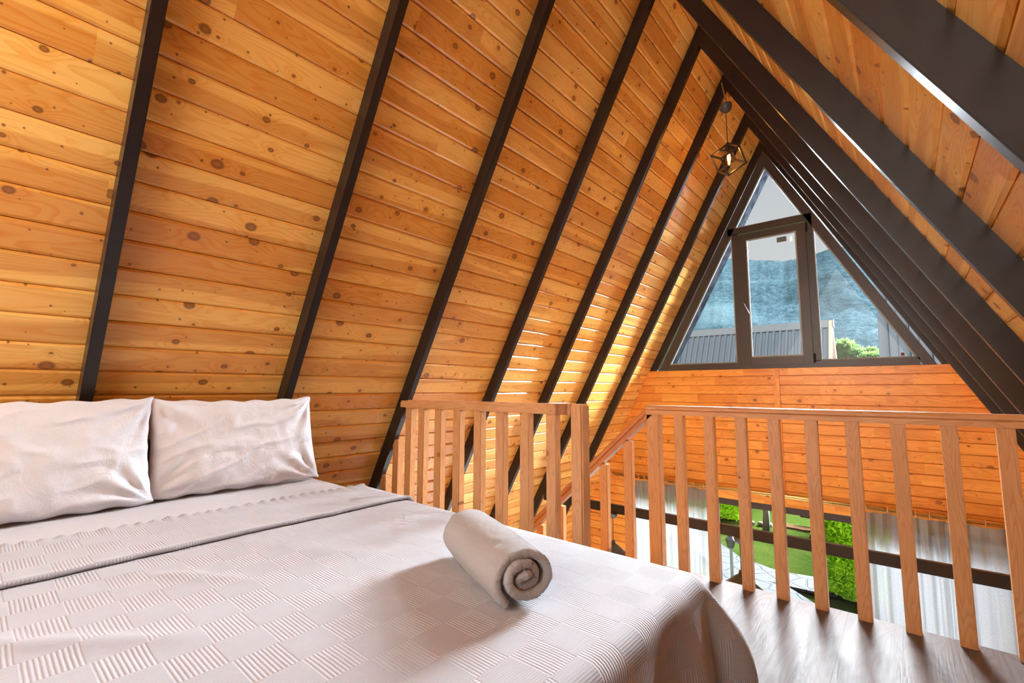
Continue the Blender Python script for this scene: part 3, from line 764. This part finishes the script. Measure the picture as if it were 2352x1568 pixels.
for k in range(4):
    a = k*pi/2; fb.tube([(0.006*cos(a), 0.006*sin(a), -0.02), (0.009*cos(a+.3), 0.009*sin(a+.3), -0.05), (0.006*cos(a+.6), 0.006*sin(a+.6), -0.08)], 0.0042, 6)
fb.build('filament', M_FIL, blb, label='glowing amber filament')

# pendants under the tie beam
def drop_lamp(x, label):
    p = empty('pendant_lamp', (x, 4.068, -1.167), label=label, cat='lamp', group='grey metal pendants under the tie beam')
    MB().lathe([(0.0, 0.0), (0.045, 0.0), (0.045, -0.008), (0.040, -0.028), (0.026, -0.045), (0.008, -0.052), (0.0, -0.052)], n=26).build('ceiling_cup', M_GREYM, p, smooth=True)
    MB().tube([(0, 0, -0.05), (0, 0, -0.27)], 0.003, 8).build('cord', M_BLACK, p, smooth=True)
    MB().lathe([(0.0, 0.0), (0.016, 0.0), (0.020, -0.02), (0.020, -0.045), (0.0, -0.045)], n=20).build('socket', M_GREYM, p, smooth=False, loc=(0, 0, -0.255))
    MB().lathe([(0.018, 0.0), (0.035, -0.004), (0.16, -0.108), (0.165, -0.120), (0.160, -0.133), (0.150, -0.128), (0.148, -0.115), (0.03, -0.012), (0.018, -0.012)], n=40).build('lamp_shade', M_GREYM, p, smooth=True, loc=(0, 0, -0.285))
drop_lamp(-0.062, 'grey metal pendant shade seen past the railing above the stone path')
drop_lamp(-1.178, 'pendant with a round cup under the left end of the tie beam')

# ------------------------------------------------------------------ outdoors
def mat_lawn():
    t = NT('lawn_grass'); o = t.obj(); a = t.noise(o, 1.6, 6, 0.75); b = t.noise(o, 14, 6, 0.8); d = t.noise(o, 90, 3)
    c = t.mix(t.ss(0.35, 0.7, a), (0.008, 0.021, 0.002), (0.027, 0.036, 0.006)); c = t.mix(t.ss(0.4, 0.75, b), c, (0.040, 0.036, 0.014))
    c = t.mix(t.math('MULTIPLY', d, 0.5), c, (0.011, 0.024, 0.002))
    return t.done(t.bsdf(c, 0.9, t.bump(t.math('ADD', b, d), 0.02), Specular_IOR_Level=0.0))
def gz(x, y): return ZG-0.05
lawn = MB().grid(lambda u, v: (-60+120*u, YG+0.15+v*115, gz(0, YG+v*115)+0.03*N3(u*40, v*40)*(v > 0.02)), 60, 80)
lawn.build('lawn', mat_lawn(), smooth=True, fixn=True, label='short green lawn of the garden outside the lower window', cat='grass', kind='stuff')
def mat_flag():
    t = NT('flagstone'); o = t.obj(); vo = t.new('ShaderNodeTexVoronoi', voronoi_dimensions='2D', feature='DISTANCE_TO_EDGE'); 
    ns = t.new('ShaderNodeTexNoise'); t.l.new(o, ns.inputs['Vector']); ns.inputs['Scale'].default_value = 3.0
    ad = t.new('ShaderNodeVectorMath', operation='ADD'); sc2 = t.new('ShaderNodeVectorMath', operation='SCALE'); sc2.inputs['Scale'].default_value = 0.12
    t.l.new(ns.outputs['Color'], sc2.inputs[0]); t.l.new(o, ad.inputs[0]); t.l.new(sc2.outputs[0], ad.inputs[1]); t.l.new(ad.outputs[0], vo.inputs['Vector']); vo.inputs['Scale'].default_value = 2.6
    e = t.ss(0.018, 0.045, vo.outputs['Distance']); n = t.noise(o, 5, 4)
    c = t.mix(e, (0.006, 0.006, 0.007), t.mix(n, (0.0125, 0.0123, 0.012), (0.0155, 0.0153, 0.0152)))
    return t.done(t.bsdf(c, 0.75, t.bump(e, 0.01), Specular_IOR_Level=0.05))
M_FLAG = mat_flag()
pth = MB(); up = [(-4.6, 13.2), (-3.3, 12.3), (-2.59, 11.75), (-2.29, 11.42), (-2.05, 11.15), (-1.84, 10.88), (-1.58, 10.87), (-1.25, 10.72), (-1.0, 10.71), (-0.58, 10.80), (0.3, 11.1)]
lo = [(-4.6, 12.3), (-3.4, 11.3), (-2.7, 10.7), (-2.3, 10.25), (-1.99, 9.85), (-1.9, 9.72), (-1.5, 9.9), (-1.15, 10.0), (-0.85, 10.0), (-0.48, 10.03), (0.3, 10.2)]
def strip(mb_, A, B, z0, z1):
    n = len(A)
    vs_ = [(*p, z1) for p in A]+[(*p, z1) for p in B]+[(*p, z0) for p in A]+[(*p, z0) for p in B]
    fs = [(i, i+1, n+i+1, n+i) for i in range(n-1)]+[(i, 2*n+i, 2*n+i+1, i+1) for i in range(n-1)]+[(n+i, n+i+1, 3*n+i+1, 3*n+i) for i in range(n-1)]
    fs += [(2*n+i, 3*n+i, 3*n+i+1, 2*n+i+1) for i in range(n-1)]+[(0, n, 3*n, 2*n), (n-1, 3*n-1, 4*n-1, 2*n-1)]
    mb_.add(vs_, fs)
strip(pth, up, lo, ZG-0.008, ZG+0.035)
strip(pth, [(-2.1, 9.95), (-1.8, 9.78), (-1.2, 9.99), (-0.85, 9.96), (-0.40, 9.52), (0.1, 8.9), (0.8, 8.1)], [(-2.0, 9.5), (-1.67, 9.1), (-1.3, 8.6), (-1.0, 8.2), (-0.8, 8.0), (-0.6, 7.4), (-0.2, 6.6)], ZG-0.008, ZG+0.034)
pth.build('stone_path', M_FLAG, label='pale crazy-paved stone path crossing the lawn', cat='path')

# lamp post
lp = empty('garden_lamp', (-1.59, 9.2, ZG+0.036), label='small lantern on a grey post beside the stone path', cat='lamp')
M_POST = mat_plain('post_green_grey', (0.20, 0.24, 0.22), 0.4)
MB().lathe([(0.0, 0.0), (0.06, 0.0), (0.06, 0.01), (0.027, 0.02), (0.027, 0.68), (0.033, 0.69), (0.033, 0.73), (0.0, 0.73)], n=18).build('post', M_POST, lp, smooth=False)
MB().lathe([(0.02, 0.70), (0.05, 0.715), (0.05, 0.72), (0.0, 0.72)], n=4, rot=pi/4).build('lantern_base', M_BLACK, lp)
fm = MB()
for k in range(4):
    a = pi/4+k*pi/2; fm.tube([(0.052*cos(a), 0.052*sin(a), 0.715), (0.092*cos(a), 0.092*sin(a), 0.86)], 0.006, 6)
lf = fm.build('lantern_frame', M_BLACK, lp)
MB().lathe([(0.045, 0.72), (0.084, 0.858)], n=4, rot=pi/4).build('lantern_glass', mat_plain('frosted_glass', (0.10, 0.10, 0.095), 0.3), lf)
MB().lathe([(0.118, 0.858), (0.118, 0.868), (0.055, 0.91), (0.055, 0.94), (0.0, 0.945)], n=4, rot=pi/4).build('lantern_roof', M_GREYM, lp)

# foliage
def leaf_cloud(mb_, fn, count, size, rnd):
    for _ in range(count):
        p, n_ = fn(rnd); n_ = (n_+Vector((rnd.uniform(-.7, .7), rnd.uniform(-.7, .7), rnd.uniform(-.4, .9)))).normalized()
        t = n_.cross(Vector((rnd.uniform(-1, 1), rnd.uniform(-1, 1), rnd.uniform(-1, 1)))).normalized(); s = size*rnd.uniform(0.6, 1.3)
        b = n_.cross(t)
        # small spray: three narrow leaflets
        for a in (-0.6, 0.0, 0.6):
            d = (n_*cos(a)+t*sin(a)); w_ = b*s*0.16; e = p+d*s
            mb_.add([p-w_, p+w_, e+w_*0.5+Vector((0, 0, -0.1*s)), e-w_*0.5], [(0, 1, 2, 3)])
def mat_leaf(name, a, b):
    t = NT(name); o = t.obj(); n1 = t.noise(o, 3.5, 3); n2 = t.noise(o, 40, 2)
    c = t.mix(t.ss(0.35, 0.65, n1), a, b); c = t.mix(t.math('MULTIPLY', n2, 0.4), c, [x*0.6 for x in a])
    tl = t.new('ShaderNodeBsdfTranslucent'); t.l.new(c, tl.inputs[0]); m = t.new('ShaderNodeMixShader'); m.inputs[0].default_value = 0.45
    t.l.new(t.bsdf(c, 0.65, None, Specular_IOR_Level=0.1), m.inputs[1]); t.l.new(tl.outputs[0], m.inputs[2])
    return t.done(m.outputs[0])
M_THUJA = mat_leaf('thuja_green', (0.30, 0.60, 0.015), (0.62, 0.88, 0.05))
M_TREE = mat_leaf('tree_green', (0.035, 0.075, 0.018), (0.085, 0.14, 0.035))
def shrub(x, y, r, hgt, count, size, label, seed, mat=M_THUJA, cat='shrub', base=None, name='thuja_shrub', squash=1.0):
    base = ZG if base is None else base
    rnd = random.Random(seed); root = empty(name, (x, y, base), label=label, cat=cat)
    def rad(z, a):
        q = z/hgt; return r*(0.55+0.75*q if q < 0.35 else 0.81-0.0*(q-0.35)+0.19*sin((q-0.35)*3)-0.75*max(0, q-0.55)**1.5)*(1+0.16*N3(cos(a)*2, sin(a)*2, z*2.5+seed))
    def fn(rn):
        a = rn.uniform(0, 2*pi); z = hgt*rn.uniform(0.02, 1.0)**0.95; R = max(0.02, rad(z, a))*rn.uniform(0.72, 1.03)
        return Vector((R*cos(a), R*sin(a), z)), Vector((cos(a), sin(a), 0.45))
    core = MB().grid(lambda u, v: (rad(v*hgt, u*2*pi)*0.82*cos(u*2*pi), rad(v*hgt, u*2*pi)*0.82*sin(u*2*pi), v*hgt*0.99), 32, 24)
    leaf_cloud(core, fn, count, size, rnd)
    core.build('foliage', mat, root, fixn=False)
    MB().tube([(0, 0, 0), (0.01, 0, hgt*0.5)], 0.04, 8).build('trunk', M_STAIRR, root)
shrub(0.07, 10.35, 0.58, 2.9, 11000, 0.085, 'tall bright green conifer shrub right of the stone path', 5)
shrub(-3.0, 14.3, 0.55, 1.5, 3500, 0.10, 'bright green conifer shrub at the far left edge of the lawn', 9)
# picnic table made of slabs
bt = empty('picnic_table', (-1.05, 14.0, ZG), label='rustic slab picnic table with black metal legs on the lawn', cat='table')
M_SLAB = mat_plain('slab_wood', (0.042, 0.023, 0.012), 0.9, var=0.35, scale=9, Specular_IOR_Level=0.0)
def slab(name, x0, x1, y0, y1, z0, z1, parent):
    rnd = random.Random(int(x0*10+y0*7)); n = 14
    A = [(x0+(x1-x0)*k/n, y0+0.04*rnd.uniform(-1, 1)) for k in range(n+1)]; B = [(x0+(x1-x0)*k/n, y1+0.04*rnd.uniform(-1, 1)) for k in range(n+1)]
    m_ = MB(); strip(m_, A, B, z0, z1); return m_.build(name, M_SLAB, parent)
slab('tabletop', -0.15, 1.5, -0.35, 0.35, 0.47, 0.53, bt)
slab('bench_seat', -0.42, 1.45, -0.85, -0.52, 0.24, 0.29, bt)
slab('bench_seat', -0.3, 1.5, 0.55, 0.85, 0.24, 0.29, bt)
for x in (0.15, 1.2):
    lg = MB(); lg.tube([(x, -0.2, 0.48), (x-0.08, -0.75, 0.0)], 0.025, 6); lg.tube([(x, 0.2, 0.48), (x+0.05, 0.75, 0.0)], 0.025, 6); lg.tube([(x, -0.7, 0.23), (x, 0.7, 0.23)], 0.025, 6); lg.build('leg_frame', M_BLACK, bt)

# log post and thin pole
MB().tube([(0, 0, 0), (0.02, 0, 0.4), (0.0, 0.02, 0.75)], [0.09, 0.075, 0.08], 12).build('log_post', mat_plain('bleached_log', (0.060, 0.047, 0.038), 0.9, var=0.3, scale=12), smooth=True, loc=(-2.0, 13.75, ZG-0.03), label='bleached log post standing on the lawn left of the picnic table', cat='post')
MB().tube([(0, 0, 0), (0, 0, 0.9)], 0.03, 8).build('pole', M_BLACK, loc=(-3.0, 15.0, ZG), label='thin black pole on the lawn behind the far left shrub', cat='post')
rk = random.Random(2)
for k, x in enumerate((-2.75, -2.62, -2.45, -2.33)):
    m_ = MB().grid(lambda u, v: ((0.09+0.02*N3(u*5, v*5, k))*cos(u*2*pi)*sin(v*pi), 0.08*sin(u*2*pi)*sin(v*pi), 0.06*cos(v*pi)+0.03), 12, 8)
    m_.build('garden_rock', mat_plain('rock_brown', (0.06, 0.032, 0.022), 0.9, var=0.4, scale=20) if k == 0 else bpy.data.materials['rock_brown'], loc=(x+0.06*k+0.12, 14.05+0.05*k, ZG-0.03), label=['brown rock at the left end of the short row by the log post', 'brown rock second from left by the log post', 'brown rock second from right by the log post', 'brown rock nearest to the log post'][k], cat='rock', group='brown rocks in a row on the lawn')
# hedge of earth edge behind lawn
# corrugated metal roofed houses
def mat_metal():
    t = NT('corrugated_steel'); o = t.obj(); n = t.noise(o, 1.5, 4); n2 = t.noise(o, 30, 3)
    c = t.mix(n, (0.060, 0.077, 0.10), (0.078, 0.096, 0.12)); return t.done(t.bsdf(c, 0.45, None, Metallic=0.15, Specular_IOR_Level=0.1))
M_CORR = mat_metal()
M_CAP = mat_plain('ridge_cap', (0.075, 0.09, 0.105), 0.5)
M_FASC = mat_plain('fascia_wood', (0.36, 0.24, 0.17), 0.8, var=0.3, scale=8)
M_WALLH = mat_plain('dark_timber_wall', (0.16, 0.12, 0.10), 0.8, var=0.2)
def house(name, x0, x1, yr, zr_, label, pitch=62, rib=0.24, verge=True):
    r = empty(name, ((x0+x1)/2, yr, ZG), label=label, cat='house')
    hh_ = zr_-ZG; tp = tan(radians(pitch)); dy = hh_/tp
    xm = (x0+x1)/2
    for sg in (-1, 1):
        m_ = MB(); n = int((x1-x0)/rib); prof = []
        for k in range(n):
            a = x0+k*(x1-x0)/n-xm; w_ = (x1-x0)/n
            prof += [(a, 0.0), (a+w_*0.50, 0.0), (a+w_*0.56, 0.06), (a+w_*0.92, 0.06)]
        prof.append((x1-xm, 0.0))
        nn_ = Vector((0, sg*sin(radians(pitch)), cos(radians(pitch))))
        top = [Vector((px, 0, hh_))+nn_*h_ for px, h_ in prof]; bot = [Vector((px, sg*dy, 0))+nn_*h_ for px, h_ in prof]
        q = len(prof); m_.add(top+bot, [(i, i+1, q+i+1, q+i) for i in range(q-1)])
        m_.build('roof_sheet', M_CORR, r, fixn=False)
        # verge boards
        for xx in ((x0-xm, x1-xm) if verge else ()):
            stick('verge_board', Vector((xx, 0, hh_+0.0)), Vector((xx, sg*dy, 0)), 0.10, 0.22, M_FASC, r, side=(1, 0, 0))
    MB().prism([(-0.20, hh_-0.24), (-0.21, hh_-0.22), (-0.03, hh_+0.09), (0.03, hh_+0.09), (0.21, hh_-0.22), (0.20, hh_-0.24), (0.0, hh_+0.02)], x0-xm-0.1, x1-xm+0.1, axis=0).build('ridge_cap', M_CAP, r)
    MB().prism([(-dy+0.1, 0.0), (dy-0.1, 0.0), (0.0, hh_-0.25)], x0-xm+0.3, x1-xm-0.3, axis=0).build('wall', M_WALLH, r)
house('a_frame_house', -9.2, -1.16, 22.4, 2.72, 'distant house with a grey corrugated roof, log verge at its right end')
house('a_frame_house', 0.66, 8.5, 12.9, 3.6, 'nearer house with a steep grey corrugated roof behind the right pane', rib=0.30, verge=False)
# tree behind
def tree(x, y, base, hgt, r, count, seed, label):
    root = empty('tree', (x, y, base), label=label, cat='tree'); rnd = random.Random(seed)
    blobs = [(Vector((rnd.uniform(-.6, .6)*r, rnd.uniform(-.6, .6)*r, hgt*rnd.uniform(0.55, 0.92))), r*rnd.uniform(0.3, 0.55)) for _ in range(9)]
    m_ = MB()
    def fn(rn):
        c, q = rn.choice(blobs); a = rn.uniform(0, 2*pi); b = math.acos(rn.uniform(-1, 1)); n_ = Vector((sin(b)*cos(a), sin(b)*sin(a), cos(b)))
        return c+n_*q*rn.uniform(0.7, 1.05), n_
    for c, q in blobs: m_.grid(lambda u, v: c+Vector((sin(v*pi)*cos(u*2*pi), sin(v*pi)*sin(u*2*pi), cos(v*pi)))*q*0.8, 14, 9)
    leaf_cloud(m_, fn, count, 0.22, rnd); m_.build('foliage', M_TREE, root, fixn=False)
    MB().tube([(0, 0, 0), (0.1, 0, hgt*0.7)], [0.2, 0.1], 8).build('trunk', M_STAIRR, root)
tree(-0.85, 31, ZG, 6.3, 1.3, 4000, 4, 'green tree rising right of the distant corrugated roof')
tree(1.2, 36, ZG, 6.3, 1.2, 2500, 12, 'lower green tree partly behind the nearer corrugated roof')

# mountain
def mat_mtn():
    t = NT('hazy_forest_slope'); o = t.obj(); a = t.noise(o, 0.012, 5, 0.6, 0.4); b = t.noise(t.vmul(o, (1, 0.35, 1.2)), 0.42, 6, 0.8); d = t.noise(t.vmul(o, (1, 0.3, 1)), 0.06, 7, 0.75, 0.6)
    c = t.mix(t.ss(0.35, 0.65, b), (0.009, 0.018, 0.022), (0.026, 0.042, 0.050)); c = t.mix(t.ss(0.5, 0.8, a), c, (0.030, 0.049, 0.054))  # blue distance haze is mixed into the forest colours
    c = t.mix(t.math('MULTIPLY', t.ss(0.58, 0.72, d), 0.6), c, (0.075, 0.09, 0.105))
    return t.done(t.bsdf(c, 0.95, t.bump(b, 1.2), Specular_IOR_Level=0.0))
rp = [(-330, 118), (-230, 122), (-116, 107), (-86, 103), (-65, 98.4), (-52, 97.8), (-40, 97.2), (-28, 95), (-13, 77+8), (10, 72), (60, 60), (150, 66), (320, 80)]
rp = [(-330, 130), (-230, 122), (-116, 111), (-86, 103.2), (-65, 98.3), (-52, 98.8), (-40, 101), (-28, 103), (-13, 96), (10, 88), (60, 70), (150, 76), (320, 90)]
def ridge(x):
    for (a, b), (c, d) in zip(rp[:-1], rp[1:]):
        if a <= x <= c: return b+(d-b)*(x-a)/(c-a)
    return 80
def mt(u, v):
    x = -330+650*u; xr = x*(1-0.45*(1-v)); zt = ridge(x)+1.2*N3(x*0.09, 0)+0.8*N3(x*0.4, 3)
    y = 400-280*(1-v)**1.0+10*N3(x*0.02, v*4); z = ZG+(zt-ZG)*(v**1.05)+5*N3(x*0.02, v*5, 2)*sin(v*pi)+1.5*N3(x*0.1, v*20, 4)*sin(v*pi)
    return (x if v > 0.999 else xr+(x-xr)*v*0, y, z)
def mt2(u, v):
    ang_ = -0.9+1.7*u; x4 = 400*tan(ang_*0.75)-0.0; v2 = v
    dist = 400-285*(1-v2); x = x4*dist/400; xr = x4
    zt = ridge(max(-329, min(319, x4)))+1.2*N3(x4*0.09, 0)+0.8*N3(x4*0.4, 3)
    z = ZG+(zt-ZG)*v2**1.15+(2.5*N3(x*0.02, v*5, 2)+1.0*N3(x*0.07, v*14, 4))*sin(v*pi)
    return (x, dist+8*N3(x*0.02, v*4)*(1-v), z)
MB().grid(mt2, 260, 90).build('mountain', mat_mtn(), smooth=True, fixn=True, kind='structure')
